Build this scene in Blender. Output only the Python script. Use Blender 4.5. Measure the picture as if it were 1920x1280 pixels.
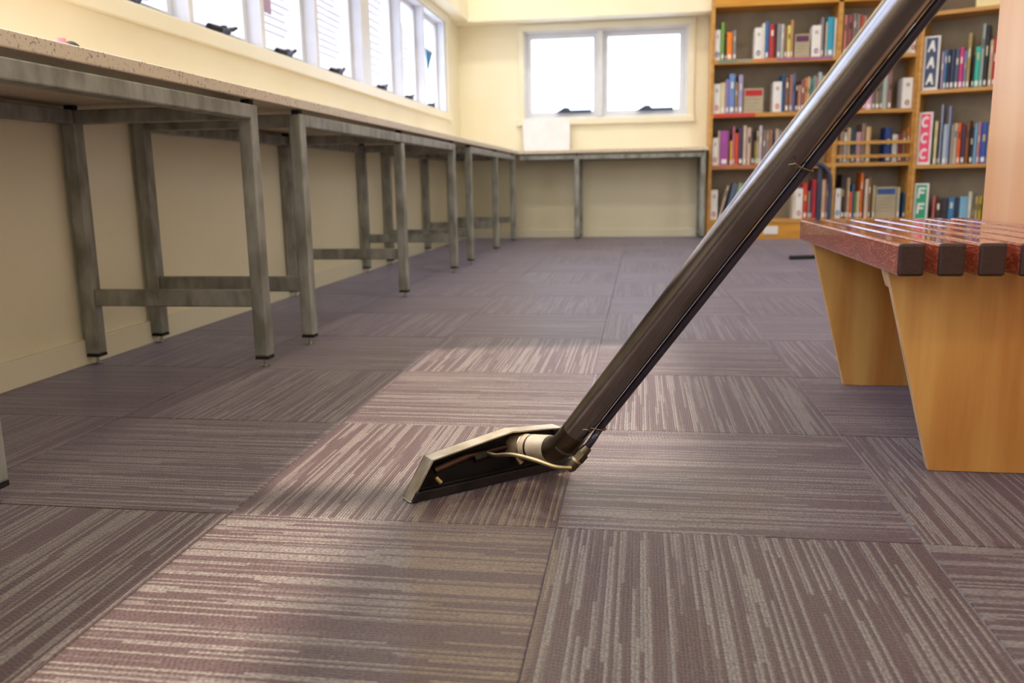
import bpy, math, random
from mathutils import Vector, Matrix, Euler
random.seed(7)
for o in list(bpy.data.objects): bpy.data.objects.remove(o)
C = bpy.context.scene.collection
S = bpy.context.scene
# ------------------------------------------------------------ camera
cam = bpy.data.cameras.new('camera'); co = bpy.data.objects.new('camera', cam); C.objects.link(co)
rt = Vector((0.98899691, 0.14700599, -0.01656359)); up = Vector((-0.01100433, 0.18475879, 0.98272229)); fw = Vector((-0.14752633, 0.97172703, -0.18434358))
co.matrix_world = Matrix(((rt.x, up.x, -fw.x, 0), (rt.y, up.y, -fw.y, 0), (rt.z, up.z, -fw.z, 0.4902), (0, 0, 0, 1)))
cam.sensor_width = 36; cam.lens = 29.85; cam.clip_start = 0.02
cam.dof.use_dof = True; cam.dof.focus_distance = 1.38; cam.dof.aperture_fstop = 5.0
S.camera = co
# ------------------------------------------------------------ view
S.view_settings.view_transform = 'Standard'; S.view_settings.look = 'None'
S.view_settings.gamma = 1; S.view_settings.use_curve_mapping = False
S.view_settings.exposure = 0.52
# ------------------------------------------------------------ sky
W = bpy.data.worlds.new('sky'); S.world = W; W.use_nodes = True
wn = W.node_tree; wn.nodes.clear()
wo = wn.nodes.new('ShaderNodeOutputWorld'); bg = wn.nodes.new('ShaderNodeBackground')
tc = wn.nodes.new('ShaderNodeTexCoord'); sx = wn.nodes.new('ShaderNodeSeparateXYZ'); rp = wn.nodes.new('ShaderNodeValToRGB')
wn.links.new(tc.outputs['Generated'], sx.inputs[0]); wn.links.new(sx.outputs['Z'], rp.inputs[0]); wn.links.new(rp.outputs[0], bg.inputs[0]); wn.links.new(bg.outputs[0], wo.inputs[0])
rp.color_ramp.elements[0].position = 0.0; rp.color_ramp.elements[0].color = (0.46, 0.56, 0.78, 1)
rp.color_ramp.elements[1].position = 0.6; rp.color_ramp.elements[1].color = (0.70, 0.84, 1.15, 1)
bg.inputs[1].default_value = 3.2
def area(name, loc, target, sx_, sy_, power, col, portal=False, spread=180):
    l = bpy.data.lights.new(name, 'AREA'); l.shape = 'RECTANGLE'; l.size = sx_; l.size_y = sy_; l.energy = power; l.color = col
    l.spread = math.radians(spread)
    if portal: l.cycles.is_portal = True
    o = bpy.data.objects.new(name, l); C.objects.link(o); o.location = loc
    o.rotation_euler = (Vector(target) - Vector(loc)).to_track_quat('-Z', 'Y').to_euler(); return o
# daylight arriving through the long window strip, its added tall near bays and the far window
area('window_portal', (-1.71, 2.75, 1.40), (0, 2.75, 1.40), 8.5, 0.72, 1, (1, 1, 1), True)
area('window_portal', (-1.71, 1.64, 2.65), (0, 1.64, 2.65), 1.26, 1.70, 1, (1, 1, 1), True)
area('window_portal', (-1.71, -0.25, 2.15), (0, -0.25, 2.15), 2.5, 0.75, 1, (1, 1, 1), True)
area('window_portal', (-0.31, 7.66, 1.38), (-0.31, 0, 1.38), 1.3, 0.68, 1, (1, 1, 1), True)
# veiled sun, high on the left beyond the window strip
sn = bpy.data.lights.new('sun', 'SUN'); sn.energy = 6.5; sn.angle = math.radians(2.0); sn.color = (1, 0.88, 0.76)
so_ = bpy.data.objects.new('sun', sn); C.objects.link(so_); so_.rotation_euler = Vector((0.455, 0.09, -0.89)).to_track_quat('-Z', 'Y').to_euler()
# warm ceiling lamps of the reading room
for (x, y, p) in ((-0.9, -1.2, 19), (-0.9, 1.2, 19), (-0.9, 3.6, 22), (-0.9, 6.0, 28), (1.6, -1.4, 16), (1.1, 5.2, 22)):
    area('ceiling_lamp', (x, y, 3.74), (x, y, 0), 1.1, 0.3, p, (1.0, 0.95, 0.86))
# added daylight fill from the right, standing in for unseen windows
area('right_fill_light', (3.36, 1.0, 1.45), (0, 1.0, 1.2), 3.2, 1.3, 36, (0.97, 0.96, 1.0))
# ------------------------------------------------------------ helpers
def srgb(h):
    v = [int(h[i:i+2], 16) / 255 for i in (0, 2, 4)]
    return tuple((c / 12.92 if c <= 0.04045 else ((c + 0.055) / 1.055) ** 2.4) for c in v) + (1,)
def mat(name):
    m = bpy.data.materials.new(name); m.use_nodes = True
    return m, m.node_tree.nodes, m.node_tree.links, m.node_tree.nodes['Principled BSDF']
def noisy(name, c1, c2, scale=(8, 8, 8), detail=3, rough=0.6, metal=0.0, lo=0.35, hi=0.65, bump=0.0, bscale=None, coord='Object', coat=0, spec=0.5):
    """colour mottled between c1 and c2 by stretched noise, with optional relief"""
    m, n, l, b = mat(name)
    t = n.new('ShaderNodeTexCoord'); mp = n.new('ShaderNodeMapping'); mp.inputs['Scale'].default_value = scale
    oi = n.new('ShaderNodeObjectInfo'); va = n.new('ShaderNodeVectorMath'); va.operation = 'ADD'
    mu = n.new('ShaderNodeMath'); mu.operation = 'MULTIPLY'; mu.inputs[1].default_value = 37
    nz = n.new('ShaderNodeTexNoise'); nz.inputs['Detail'].default_value = detail; nz.inputs['Scale'].default_value = 1
    cr = n.new('ShaderNodeValToRGB'); cr.color_ramp.elements[0].position = lo; cr.color_ramp.elements[1].position = hi
    cr.color_ramp.elements[0].color = c1; cr.color_ramp.elements[1].color = c2
    l.new(t.outputs[coord], mp.inputs[0]); l.new(oi.outputs['Random'], mu.inputs[0]); l.new(mp.outputs[0], va.inputs[0]); l.new(mu.outputs[0], va.inputs[1])
    l.new(va.outputs[0], nz.inputs['Vector']); l.new(nz.outputs['Fac'], cr.inputs[0]); l.new(cr.outputs[0], b.inputs['Base Color'])
    b.inputs['Roughness'].default_value = rough; b.inputs['Metallic'].default_value = metal; b.inputs['Coat Weight'].default_value = coat
    b.inputs['Specular IOR Level'].default_value = spec
    if bump:
        n2 = n.new('ShaderNodeTexNoise'); n2.inputs['Scale'].default_value = bscale or 60; n2.inputs['Detail'].default_value = 2
        bp = n.new('ShaderNodeBump'); bp.inputs['Strength'].default_value = bump; bp.inputs['Distance'].default_value = 0.002
        l.new(t.outputs[coord], n2.inputs['Vector']); l.new(n2.outputs['Fac'], bp.inputs['Height']); l.new(bp.outputs[0], b.inputs['Normal'])
    return m
def hx(h): return srgb(h)
M = {}
M['wall'] = noisy('cream_paint', hx('f1e8cc'), hx('f4ecd4'), (3, 3, 3), rough=0.55, bump=0.05, bscale=300)
M['trim'] = noisy('cream_gloss_paint', hx('eee6ce'), hx('f0ead6'), (3, 3, 3), rough=0.35)
M['frame_white'] = noisy('white_window_paint', hx('dadbe2'), hx('e2e3ea'), (6, 6, 6), rough=0.35)
M['ceiling'] = noisy('ceiling_paint', hx('f0ead0'), hx('f2eed8'), (2, 2, 2), rough=0.7)
M['galv'] = noisy('galvanised_steel', hx('7c7b74'), hx('a6a7a4'), (22, 22, 9), 4, rough=0.48, metal=0.3, bump=0.15, bscale=90)
M['black_plastic'] = noisy('black_plastic', hx('0a0a0c'), hx('121214'), rough=0.7)
M['chrome'] = noisy('bright_steel', hx('b8b8b8'), hx('d0d0d0'), rough=0.2, metal=1.0)
M['dark_tube'] = noisy('blue_grey_tube_paint', hx('3c4058'), hx('4c5068'), rough=0.35, metal=0.3)
M['stone'] = noisy('speckled_stone', hx('8d7c6c'), hx('dccdba'), (160, 160, 160), 2, rough=0.4, lo=0.30, hi=0.40)
M['stone_under'] = noisy('board_underside', hx('5a5248'), hx('6a6258'), (6, 6, 6), rough=0.8)
M['ply'] = noisy('birch_ply_face', hx('bc7a34'), hx('dca85c'), (16, 16, 1.3), 5, rough=0.42, lo=0.32, hi=0.62, coat=0.15)
M['ply_pale'] = noisy('pale_ply_face', hx('dca578'), hx('e8bd94'), (10, 10, 1.0), 4, rough=0.38, lo=0.3, hi=0.7, coat=0.25)
M['ply_edge'] = noisy('ply_edge', hx('b88a5a'), hx('d8b084'), (20, 300, 20), 2, rough=0.5)
M['shelf_wood'] = noisy('shelf_pine_veneer', hx('b8823c'), hx('cf9a50'), (2, 30, 30), 3, rough=0.45)
M['plinth_wood'] = noisy('plinth_veneer', hx('c88a2c'), hx('d89c3c'), (3, 30, 30), 3, rough=0.45)
M['case_back'] = noisy('shelf_back_board', hx('9c9080'), hx('a89c8a'), (6, 6, 6), rough=0.8)
M['paper'] = noisy('white_paper', hx('e6e4ea'), hx('eeecf0'), rough=0.7)
def thin_paper():
    m = noisy('backlit_paper', hx('e6e4ea'), hx('eeecf0'), rough=0.7); n = m.node_tree.nodes; l = m.node_tree.links
    tl = n.new('ShaderNodeBsdfTranslucent'); tl.inputs[0].default_value = (0.82, 0.82, 0.86, 1); mx = n.new('ShaderNodeMixShader'); mx.inputs[0].default_value = 0.5
    l.new(n['Principled BSDF'].outputs[0], mx.inputs[1]); l.new(tl.outputs[0], mx.inputs[2]); l.new(mx.outputs[0], n['Material Output'].inputs[0]); return m
M['thin_paper'] = thin_paper()
M['pages'] = noisy('page_block', hx('d8ccb0'), hx('e4dac4'), (2, 200, 2), rough=0.8)
M['card'] = noisy('clear_grey_card', hx('a89c88'), hx('b4a894'), rough=0.3)
M['print_grey'] = noisy('faint_grey_print', hx('d0d2de'), hx('d6d8e2'), rough=0.7)
def jarrah(name, ca, cb, rough, coat):
    m, n, l, b = mat(name)
    t = n.new('ShaderNodeTexCoord'); mp = n.new('ShaderNodeMapping'); mp.inputs['Scale'].default_value = (30, 7, 30)
    oi = n.new('ShaderNodeObjectInfo'); va = n.new('ShaderNodeVectorMath'); va.operation = 'ADD'
    mu = n.new('ShaderNodeMath'); mu.operation = 'MULTIPLY'; mu.inputs[1].default_value = 53
    nz = n.new('ShaderNodeTexNoise'); nz.inputs['Scale'].default_value = 1; nz.inputs['Detail'].default_value = 3; nz.inputs['Distortion'].default_value = 2.2
    wv = n.new('ShaderNodeMath'); wv.operation = 'PINGPONG'; wv.inputs[1].default_value = 0.06
    cr = n.new('ShaderNodeValToRGB'); cr.color_ramp.elements[0].position = 0.0; cr.color_ramp.elements[0].color = cb
    cr.color_ramp.elements[1].position = 0.02; cr.color_ramp.elements[1].color = ca
    l.new(t.outputs['Object'], mp.inputs[0]); l.new(oi.outputs['Random'], mu.inputs[0]); l.new(mp.outputs[0], va.inputs[0]); l.new(mu.outputs[0], va.inputs[1])
    l.new(va.outputs[0], nz.inputs['Vector']); l.new(nz.outputs['Fac'], wv.inputs[0]); l.new(wv.outputs[0], cr.inputs[0])
    n3 = n.new('ShaderNodeTexNoise'); n3.inputs['Scale'].default_value = 9
    mx = n.new('ShaderNodeMix'); mx.data_type = 'RGBA'; mx.blend_type = 'MULTIPLY'; mx.inputs[0].default_value = 0.5
    l.new(t.outputs['Object'], n3.inputs['Vector']); l.new(cr.outputs[0], mx.inputs[6]); l.new(n3.outputs['Fac'], mx.inputs[7]); l.new(mx.outputs[2], b.inputs['Base Color'])
    b.inputs['Roughness'].default_value = rough; b.inputs['Coat Weight'].default_value = coat; b.inputs['Coat Roughness'].default_value = 0.06; b.inputs['Specular IOR Level'].default_value = 0.2
    return m
M['jarrah'] = jarrah('varnished_red_hardwood', hx('96381f'), hx('c47a58'), 0.45, 0.9)
M['jarrah_end'] = noisy('dark_end_grain', hx('2e1813'), hx('3e2119'), (300, 300, 300), 2, rough=0.6)
def flat(h, rough=0.55, key=None):
    k = key or 'c_' + h
    if k not in M: M[k] = noisy('print_' + h, hx(h), tuple(min(1, c * 1.12) for c in hx(h)[:3]) + (1,), (30, 30, 12), 2, rough=rough)
    return M[k]
# brushed steel of the wand
def wand_steel(name, c1, c2, rough, sc=(6, 6, 260), metal=1.0):
    m, n, l, b = mat(name)
    t = n.new('ShaderNodeTexCoord'); mp = n.new('ShaderNodeMapping'); mp.inputs['Scale'].default_value = sc
    nz = n.new('ShaderNodeTexNoise'); nz.inputs['Scale'].default_value = 1; nz.inputs['Detail'].default_value = 3
    n2 = n.new('ShaderNodeTexNoise'); n2.inputs['Scale'].default_value = 14; n2.inputs['Detail'].default_value = 5
    cr = n.new('ShaderNodeValToRGB'); cr.color_ramp.elements[0].position = 0.35; cr.color_ramp.elements[1].position = 0.7
    cr.color_ramp.elements[0].color = c1; cr.color_ramp.elements[1].color = c2
    mr = n.new('ShaderNodeMapRange'); mr.inputs[3].default_value = rough * 0.75; mr.inputs[4].default_value = rough * 1.4
    bp = n.new('ShaderNodeBump'); bp.inputs['Strength'].default_value = 0.06; bp.inputs['Distance'].default_value = 0.001
    l.new(t.outputs['Object'], mp.inputs[0]); l.new(mp.outputs[0], nz.inputs['Vector']); l.new(t.outputs['Object'], n2.inputs['Vector'])
    l.new(n2.outputs['Fac'], cr.inputs[0]); l.new(cr.outputs[0], b.inputs['Base Color'])
    l.new(nz.outputs['Fac'], mr.inputs[0]); l.new(mr.outputs[0], b.inputs['Roughness']); l.new(nz.outputs['Fac'], bp.inputs['Height']); l.new(bp.outputs[0], b.inputs['Normal'])
    b.inputs['Metallic'].default_value = metal
    return m
M['wand'] = wand_steel('polished_wand_steel', hx('8c8480'), hx('a09a98'), 0.17)
M['head'] = wand_steel('worn_head_steel', hx('9c8c70'), hx('d0c8bc'), 0.36, (25, 25, 25), 0.75)
M['head_dark'] = noisy('shaded_inner_steel', hx('191412'), hx('2c2320'), (30, 30, 30), 4, rough=0.5, metal=0.5)  # stained steel, with the hood's inner shade put into the dark colour
M['inlet'] = wand_steel('cream_cast_metal', hx('a88c68'), hx('dccbb0'), 0.45, (30, 30, 30), 0.45)
M['brass'] = wand_steel('worn_brass', hx('8a7450'), hx('c8b088'), 0.35, (30, 30, 30))
M['fitting'] = wand_steel('tarnished_fitting', hx('4c4238'), hx('7c6c54'), 0.35, (40, 40, 40))
M['copper'] = noisy('dull_copper', hx('3c2620'), hx('54382a'), rough=0.45, metal=0.8)
M['hose'] = noisy('black_hose_rubber', hx('2a2430'), hx('3a3240'), rough=0.22, spec=0.7)
# glass
def glass():
    m, n, l, b = mat('window_glass'); n.remove(b)
    o = n['Material Output']; tr = n.new('ShaderNodeBsdfTransparent'); gl = n.new('ShaderNodeBsdfGlossy'); gl.inputs['Roughness'].default_value = 0.02
    fr = n.new('ShaderNodeFresnel'); fr.inputs[0].default_value = 1.45; mx = n.new('ShaderNodeMixShader')
    ge = n.new('ShaderNodeNewGeometry'); iv = n.new('ShaderNodeMath'); iv.operation = 'SUBTRACT'; iv.inputs[0].default_value = 1; mm = n.new('ShaderNodeMath'); mm.operation = 'MULTIPLY'
    l.new(ge.outputs['Backfacing'], iv.inputs[1]); l.new(fr.outputs[0], mm.inputs[0]); l.new(iv.outputs[0], mm.inputs[1])   # reflect only at the outer skin of the thin pane
    l.new(mm.outputs[0], mx.inputs[0]); l.new(tr.outputs[0], mx.inputs[1]); l.new(gl.outputs[0], mx.inputs[2]); l.new(mx.outputs[0], o.inputs[0])
    return m
M['glass'] = glass()
# carpet: rows of loops 4.3 mm apart, colour by row and by run along the row; olive-tinted strip behind the wand head
def carpet(name, tiled=True):
    m, n, l, b = mat(name)
    def math_(op, a, bb=None, c=None):
        x = n.new('ShaderNodeMath'); x.operation = op
        for i, v in enumerate((a, bb, c)):
            if v is None: continue
            if isinstance(v, (int, float)): x.inputs[i].default_value = v
            else: l.new(v, x.inputs[i])
        return x.outputs[0]
    def comb(a, bb, c):
        x = n.new('ShaderNodeCombineXYZ')
        for i, v in enumerate((a, bb, c)):
            if isinstance(v, (int, float)): x.inputs[i].default_value = v
            else: l.new(v, x.inputs[i])
        return x.outputs[0]
    uv = n.new('ShaderNodeUVMap'); uv.uv_map = 'UVMap'; sp = n.new('ShaderNodeSeparateXYZ'); l.new(uv.outputs[0], sp.inputs[0])
    U, V = sp.outputs[0], sp.outputs[1]
    oi = n.new('ShaderNodeObjectInfo'); rnd = math_('MULTIPLY', oi.outputs['Random'], 91.0)
    k = math_('FLOOR', math_('DIVIDE', U, 0.0046))
    wn1 = n.new('ShaderNodeTexWhiteNoise'); wn1.noise_dimensions = '2D'; l.new(comb(k, rnd, 0), wn1.inputs['Vector']); w1 = wn1.outputs['Value']
    nz = n.new('ShaderNodeTexNoise'); nz.inputs['Scale'].default_value = 1; nz.inputs['Detail'].default_value = 1
    vq = math_('FLOOR', math_('ADD', math_('MULTIPLY', V, 7.0), math_('MULTIPLY', w1, 3.0)))
    l.new(comb(math_('MULTIPLY', k, 0.8), math_('MULTIPLY', vq, 0.31), rnd), nz.inputs['Vector'])
    val = math_('ADD', math_('MULTIPLY', nz.outputs['Fac'], 1.0), math_('MULTIPLY', w1, 0.22))
    mr = n.new('ShaderNodeMapRange'); mr.inputs[1].default_value = 0.60; mr.inputs[2].default_value = 0.68; l.new(val, mr.inputs[0])
    # single yarn loops
    fn = n.new('ShaderNodeTexNoise'); fn.inputs['Scale'].default_value = 1; fn.inputs['Detail'].default_value = 2
    l.new(comb(math_('MULTIPLY', U, 420), math_('MULTIPLY', V, 190), rnd), fn.inputs['Vector'])
    c = n.new('ShaderNodeMix'); c.data_type = 'RGBA'; l.new(mr.outputs[0], c.inputs[0]); c.inputs[6].default_value = DARK; c.inputs[7].default_value = LIGHT
    sp2 = n.new('ShaderNodeMapRange'); sp2.inputs[1].default_value = 0.25; sp2.inputs[2].default_value = 0.75; sp2.inputs[3].default_value = 0.35; sp2.inputs[4].default_value = 1.6; l.new(fn.outputs['Fac'], sp2.inputs[0])
    mu = n.new('ShaderNodeMix'); mu.data_type = 'RGBA'; mu.blend_type = 'MULTIPLY'; mu.inputs[0].default_value = 1; l.new(c.outputs[2], mu.inputs[6])
    cc = n.new('ShaderNodeCombineColor'); [l.new(sp2.outputs[0], cc.inputs[i]) for i in range(3)]; l.new(cc.outputs[0], mu.inputs[7])
    # strip behind the head, multiplied towards a darker olive
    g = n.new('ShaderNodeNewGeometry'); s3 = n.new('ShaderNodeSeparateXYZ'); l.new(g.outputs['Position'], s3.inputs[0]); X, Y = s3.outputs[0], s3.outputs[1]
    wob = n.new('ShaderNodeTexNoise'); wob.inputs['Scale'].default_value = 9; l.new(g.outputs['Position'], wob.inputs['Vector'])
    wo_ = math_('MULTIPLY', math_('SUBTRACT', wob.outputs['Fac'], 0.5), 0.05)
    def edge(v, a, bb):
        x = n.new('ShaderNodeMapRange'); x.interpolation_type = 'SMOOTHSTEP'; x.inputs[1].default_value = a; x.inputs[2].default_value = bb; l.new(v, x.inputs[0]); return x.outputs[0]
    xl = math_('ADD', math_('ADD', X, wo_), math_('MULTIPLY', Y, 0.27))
    olive_mask = math_('MULTIPLY', math_('MULTIPLY', edge(xl, -0.045, -0.005), edge(X, -0.09, -0.118)), edge(math_('SUBTRACT', Y, math_('MULTIPLY', X, 0.86)), 1.52, 1.47))
    wm = n.new('ShaderNodeMix'); wm.data_type = 'RGBA'; wm.blend_type = 'MULTIPLY'; l.new(math_('MULTIPLY', olive_mask, 0.85), wm.inputs[0]); l.new(mu.outputs[2], wm.inputs[6]); wm.inputs[7].default_value = (0.86, 0.66, 0.34, 1)
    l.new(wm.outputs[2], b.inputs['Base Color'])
    b.inputs['Roughness'].default_value = 0.7; b.inputs['Specular IOR Level'].default_value = 0.25
    b.inputs['Sheen Weight'].default_value = 0.65; b.inputs['Sheen Roughness'].default_value = 0.28; b.inputs['Sheen Tint'].default_value = (0.70, 0.68, 1, 1)
    # spray-damp patch beside the head: a thin film of water makes it glossier
    dx = math_('DIVIDE', math_('SUBTRACT', X, 0.03), 0.24); dy = math_('DIVIDE', math_('SUBTRACT', Y, 1.33), 0.24)
    rr = math_('ADD', math_('SQRT', math_('ADD', math_('MULTIPLY', dx, dx), math_('MULTIPLY', dy, dy))), math_('MULTIPLY', wo_, 6))
    damp = edge(rr, 1.0, 0.25)
    l.new(math_('ADD', math_('MULTIPLY', damp, 0.30), 0.70), b.inputs['Coat Weight']); b.inputs['Coat Roughness'].default_value = 0.42; b.inputs['Coat IOR'].default_value = 1.4
    # relief: rounded rows, broken into loops
    row = math_('ABSOLUTE', math_('SINE', math_('MULTIPLY', U, math.pi / 0.0046)))
    lp = math_('ABSOLUTE', math_('SINE', math_('ADD', math_('MULTIPLY', V, math.pi / 0.0065), math_('MULTIPLY', w1, 6.28))))
    hgt = math_('ADD', math_('ADD', math_('MULTIPLY', row, 0.7), math_('MULTIPLY', lp, 0.45)), math_('MULTIPLY', fn.outputs['Fac'], 0.9))
    bp = n.new('ShaderNodeBump'); bp.inputs['Strength'].default_value = 1.0; bp.inputs['Distance'].default_value = 0.0026
    l.new(hgt, bp.inputs['Height']); l.new(bp.outputs[0], b.inputs['Normal'])
    return m
DARK = (0.078, 0.040, 0.034, 1); LIGHT = (0.178, 0.142, 0.120, 1)
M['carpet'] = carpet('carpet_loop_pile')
# ---- mesh building
class MB:
    def __init__(s): s.v = []; s.f = []; s.m = []; s.sm = []
    def add(s, vs, fs, mi=0, smooth=False):
        o = len(s.v); s.v += [tuple(v) for v in vs]; s.f += [tuple(i + o for i in f) for f in fs]; s.m += [mi] * len(fs); s.sm += [smooth] * len(fs); return s
    def box(s, a, b, mi=0, R=None, T=None, taper=None):
        x0, y0, z0 = a; x1, y1, z1 = b
        vs = [Vector(p) for p in ((x0,y0,z0),(x1,y0,z0),(x1,y1,z0),(x0,y1,z0),(x0,y0,z1),(x1,y0,z1),(x1,y1,z1),(x0,y1,z1))]
        if R is not None: vs = [R @ v for v in vs]
        if T is not None: vs = [v + Vector(T) for v in vs]
        return s.add(vs, [(0,3,2,1),(4,5,6,7),(0,1,5,4),(1,2,6,5),(2,3,7,6),(3,0,4,7)], mi)
    def prism(s, poly, axis, a, b, mi=0):
        """poly: 2D points in the plane across 'axis'"""
        def P(p, t): return {'x': (t, p[0], p[1]), 'y': (p[0], t, p[1]), 'z': (p[0], p[1], t)}[axis]
        n = len(poly); vs = [P(p, a) for p in poly] + [P(p, b) for p in poly]
        return s.add(vs, [tuple(range(n))[::-1], tuple(range(n, 2*n))] + [(i, (i+1) % n, n + (i+1) % n, n + i) for i in range(n)], mi)
    def tube(s, pts, r, seg=16, mi=0, caps=True):
        pts = [Vector(p) for p in pts]; rs = r if isinstance(r, (list, tuple)) else [r] * len(pts)
        d0 = (pts[1] - pts[0]).normalized(); ref = Vector((0, 0, 1)) if abs(d0.z) < 0.9 else Vector((1, 0, 0))
        side = d0.cross(ref).normalized(); vs = []; o = None
        for i, p in enumerate(pts):
            d = ((pts[min(i+1, len(pts)-1)] - pts[max(i-1, 0)])).normalized()
            side = (side - d * side.dot(d)).normalized(); u2 = d.cross(side)
            for k in range(seg):
                a = 2 * math.pi * k / seg; vs.append(p + (side * math.cos(a) + u2 * math.sin(a)) * rs[i])
        fs = []
        for i in range(len(pts) - 1):
            for k in range(seg): fs.append((i*seg + k, i*seg + (k+1) % seg, (i+1)*seg + (k+1) % seg, (i+1)*seg + k))
        s.add(vs, fs, mi, True)
        if caps:
            n0 = len(s.v) - len(vs)
            s.f.append(tuple(n0 + k for k in range(seg))[::-1]); s.f.append(tuple(n0 + (len(pts)-1)*seg + k for k in range(seg))); s.m += [mi, mi]; s.sm += [False, False]
        return s
    def mesh(s, name, mats, bevel=0):
        me = bpy.data.meshes.new(name); me.from_pydata(s.v, [], s.f)
        for m_ in (mats if isinstance(mats, (list, tuple)) else [mats]): me.materials.append(m_)
        me.polygons.foreach_set('material_index', s.m); me.polygons.foreach_set('use_smooth', s.sm)
        if bevel:
            import bmesh
            bm = bmesh.new(); bm.from_mesh(me)
            eds = [e for e in bm.edges if len(e.link_faces) == 2 and e.calc_face_angle(0) > 0.6]
            bmesh.ops.bevel(bm, geom=eds, offset=bevel, segments=2, affect='EDGES', profile=0.5, clamp_overlap=True)
            bm.to_mesh(me); bm.free()
        me.validate(); me.update()
        if any(s.sm): me.set_sharp_from_angle(angle=math.radians(38))
        return me
    def build(s, name, mats, parent=None, bevel=0, **props):
        o = bpy.data.objects.new(name, s.mesh(name, mats, bevel)); C.objects.link(o)
        if parent is not None: o.parent = parent
        for k, v in props.items(): o[k] = v
        return o
def B(a, b, mi=0): return MB().box(a, b, mi)
def empty(name, loc, label, cat, group=None, rz=0):
    o = bpy.data.objects.new(name, None); C.objects.link(o); o.location = loc; o.rotation_euler = (0, 0, rz); o.empty_display_size = 0.05
    o['label'] = label; o['category'] = cat
    if group: o['group'] = group
    return o
def part(parent, name, mb, m, bevel=0, label=None):
    """mesh given in world coordinates, re-expressed relative to an unrotated parent"""
    L = parent.location if parent is not None else Vector((0, 0, 0))
    pp_ = parent
    while pp_ is not None and pp_.parent is not None: pp_ = pp_.parent; L = L + pp_.location
    mb.v = [tuple(Vector(v) - L) for v in mb.v]
    o = mb.build(name, m, parent, bevel)
    if label: o['label'] = label
    return o
def smooth_path(P, n=8):
    P = [Vector(p) for p in P]; out = []
    for i in range(len(P) - 1):
        p0, p1, p2, p3 = P[max(i-1, 0)], P[i], P[i+1], P[min(i+2, len(P)-1)]
        for k in range(n):
            t = k / n; out.append(0.5 * ((2*p1) + (-p0+p2)*t + (2*p0-5*p1+4*p2-p3)*t*t + (-p0+3*p1-3*p2+p3)*t**3))
    out.append(P[-1]); return out
# ============================================================ THE ROOM
XW, YW, XR, YB, ZC = -1.56, 7.5, 3.4, -2.4, 3.8
def struct(name, mb, m, bevel=0):
    o = mb.build(name, m, None, bevel); o['kind'] = 'structure'; return o
flr = struct('floor', B((XW - 0.12, YB - 0.12, -0.12), (XR + 0.12, YW + 0.12, -0.008)), noisy('subfloor', hx('5a4a48'), hx('6a5a58'), rough=0.9))
# carpet tiles, laid quarter-turned
def tile_mesh(x0, x1, y0, y1, par, cache={}):
    key = (round(x1 - x0, 3), round(y1 - y0, 3), par)
    if key in cache: return cache[key]
    w, h = (x1 - x0) / 2 - 0.0003, (y1 - y0) / 2 - 0.0003; z0, z1, c = -0.008, 0.0, 0.0014
    vs = [(sx_ * (w - a), sy_ * (h - a), z) for (a, z) in ((0, z0), (0, z1 - c), (c, z1)) for (sx_, sy_) in ((-1,-1),(1,-1),(1,1),(-1,1))]
    fs = [(3,2,1,0), (8,9,10,11)] + [(r*4 + i, r*4 + (i+1) % 4, r*4 + 4 + (i+1) % 4, r*4 + 4 + i) for r in (0, 1) for i in range(4)]
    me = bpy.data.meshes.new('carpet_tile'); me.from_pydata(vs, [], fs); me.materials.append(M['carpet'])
    uv = me.uv_layers.new(name='UVMap')
    for lp in me.loops:
        v = me.vertices[lp.vertex_index].co; uv.data[lp.index].uv = ((v.x + 0.25, v.y + 0.25) if par else (v.y + 0.25, v.x + 0.25))
    cache[key] = me; return me
TX, TY = -0.6147, 1.1486
for j in range(-7, 13):
    for i in range(-2, 9):
        x0, x1 = TX + i * 0.5, TX + i * 0.5 + 0.5; y0, y1 = TY + j * 0.5, TY + j * 0.5 + 0.5
        x0 = max(x0, XW); x1 = min(x1, XR); y0 = max(y0, YB); y1 = min(y1, YW)
        if x1 - x0 < 0.01 or y1 - y0 < 0.01: continue
        o = bpy.data.objects.new('carpet_tile', tile_mesh(x0, x1, y0, y1, (i + j) % 2 == 0)); C.objects.link(o); o.parent = flr
        o.location = ((x0 + x1) / 2, (y0 + y1) / 2, 0)
# walls
WY0, WY1, WZ0, WZ1 = -1.50, 6.98, 1.045, 1.765      # long window strip opening
w = MB().box((XW - 0.14, YB, 0), (XW, YW, WZ0)).box((XW - 0.14, 2.27, WZ1), (XW, YW, ZC)).box((XW - 0.14, YB, WZ1), (XW, WY0, ZC)).box((XW - 0.14, WY0, 2.56), (XW, 1.0, ZC)).box((XW - 0.14, 1.0, 3.52), (XW, 2.31, ZC)).box((XW - 0.14, YB, WZ0), (XW, WY0, WZ1)).box((XW - 0.14, WY1, WZ0), (XW, YW, WZ1))  # high openings at the near end are added to admit the sun
struct('wall_left', w, M['wall'])
FX0, FX1, FZ0, FZ1 = -1.00, 0.385, 1.015, 1.745      # far window opening
w = MB().box((XW - 0.14, YW, 0), (XR + 0.14, YW + 0.14, FZ0)).box((XW - 0.14, YW, FZ1), (XR + 0.14, YW + 0.14, ZC)).box((XW - 0.14, YW, FZ0), (FX0, YW + 0.14, FZ1)).box((FX1, YW, FZ0), (XR + 0.14, YW + 0.14, FZ1))
struct('wall_far', w, M['wall'])
struct('wall_right', B((XR, YB, 0), (XR + 0.14, YW, ZC)), M['wall'])
struct('wall_back', B((XW - 0.14, YB - 0.14, 0), (XR + 0.14, YB, ZC)), M['wall'])
struct('ceiling', B((XW - 0.14, YB - 0.14, ZC), (XR + 0.14, YW + 0.14, ZC + 0.1)), M['ceiling'])
struct('trim_1', B((XW, 7.30, 1.805), (0.545, YW, ZC)), M['wall'])                                  # bulkhead over the far window
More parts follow.
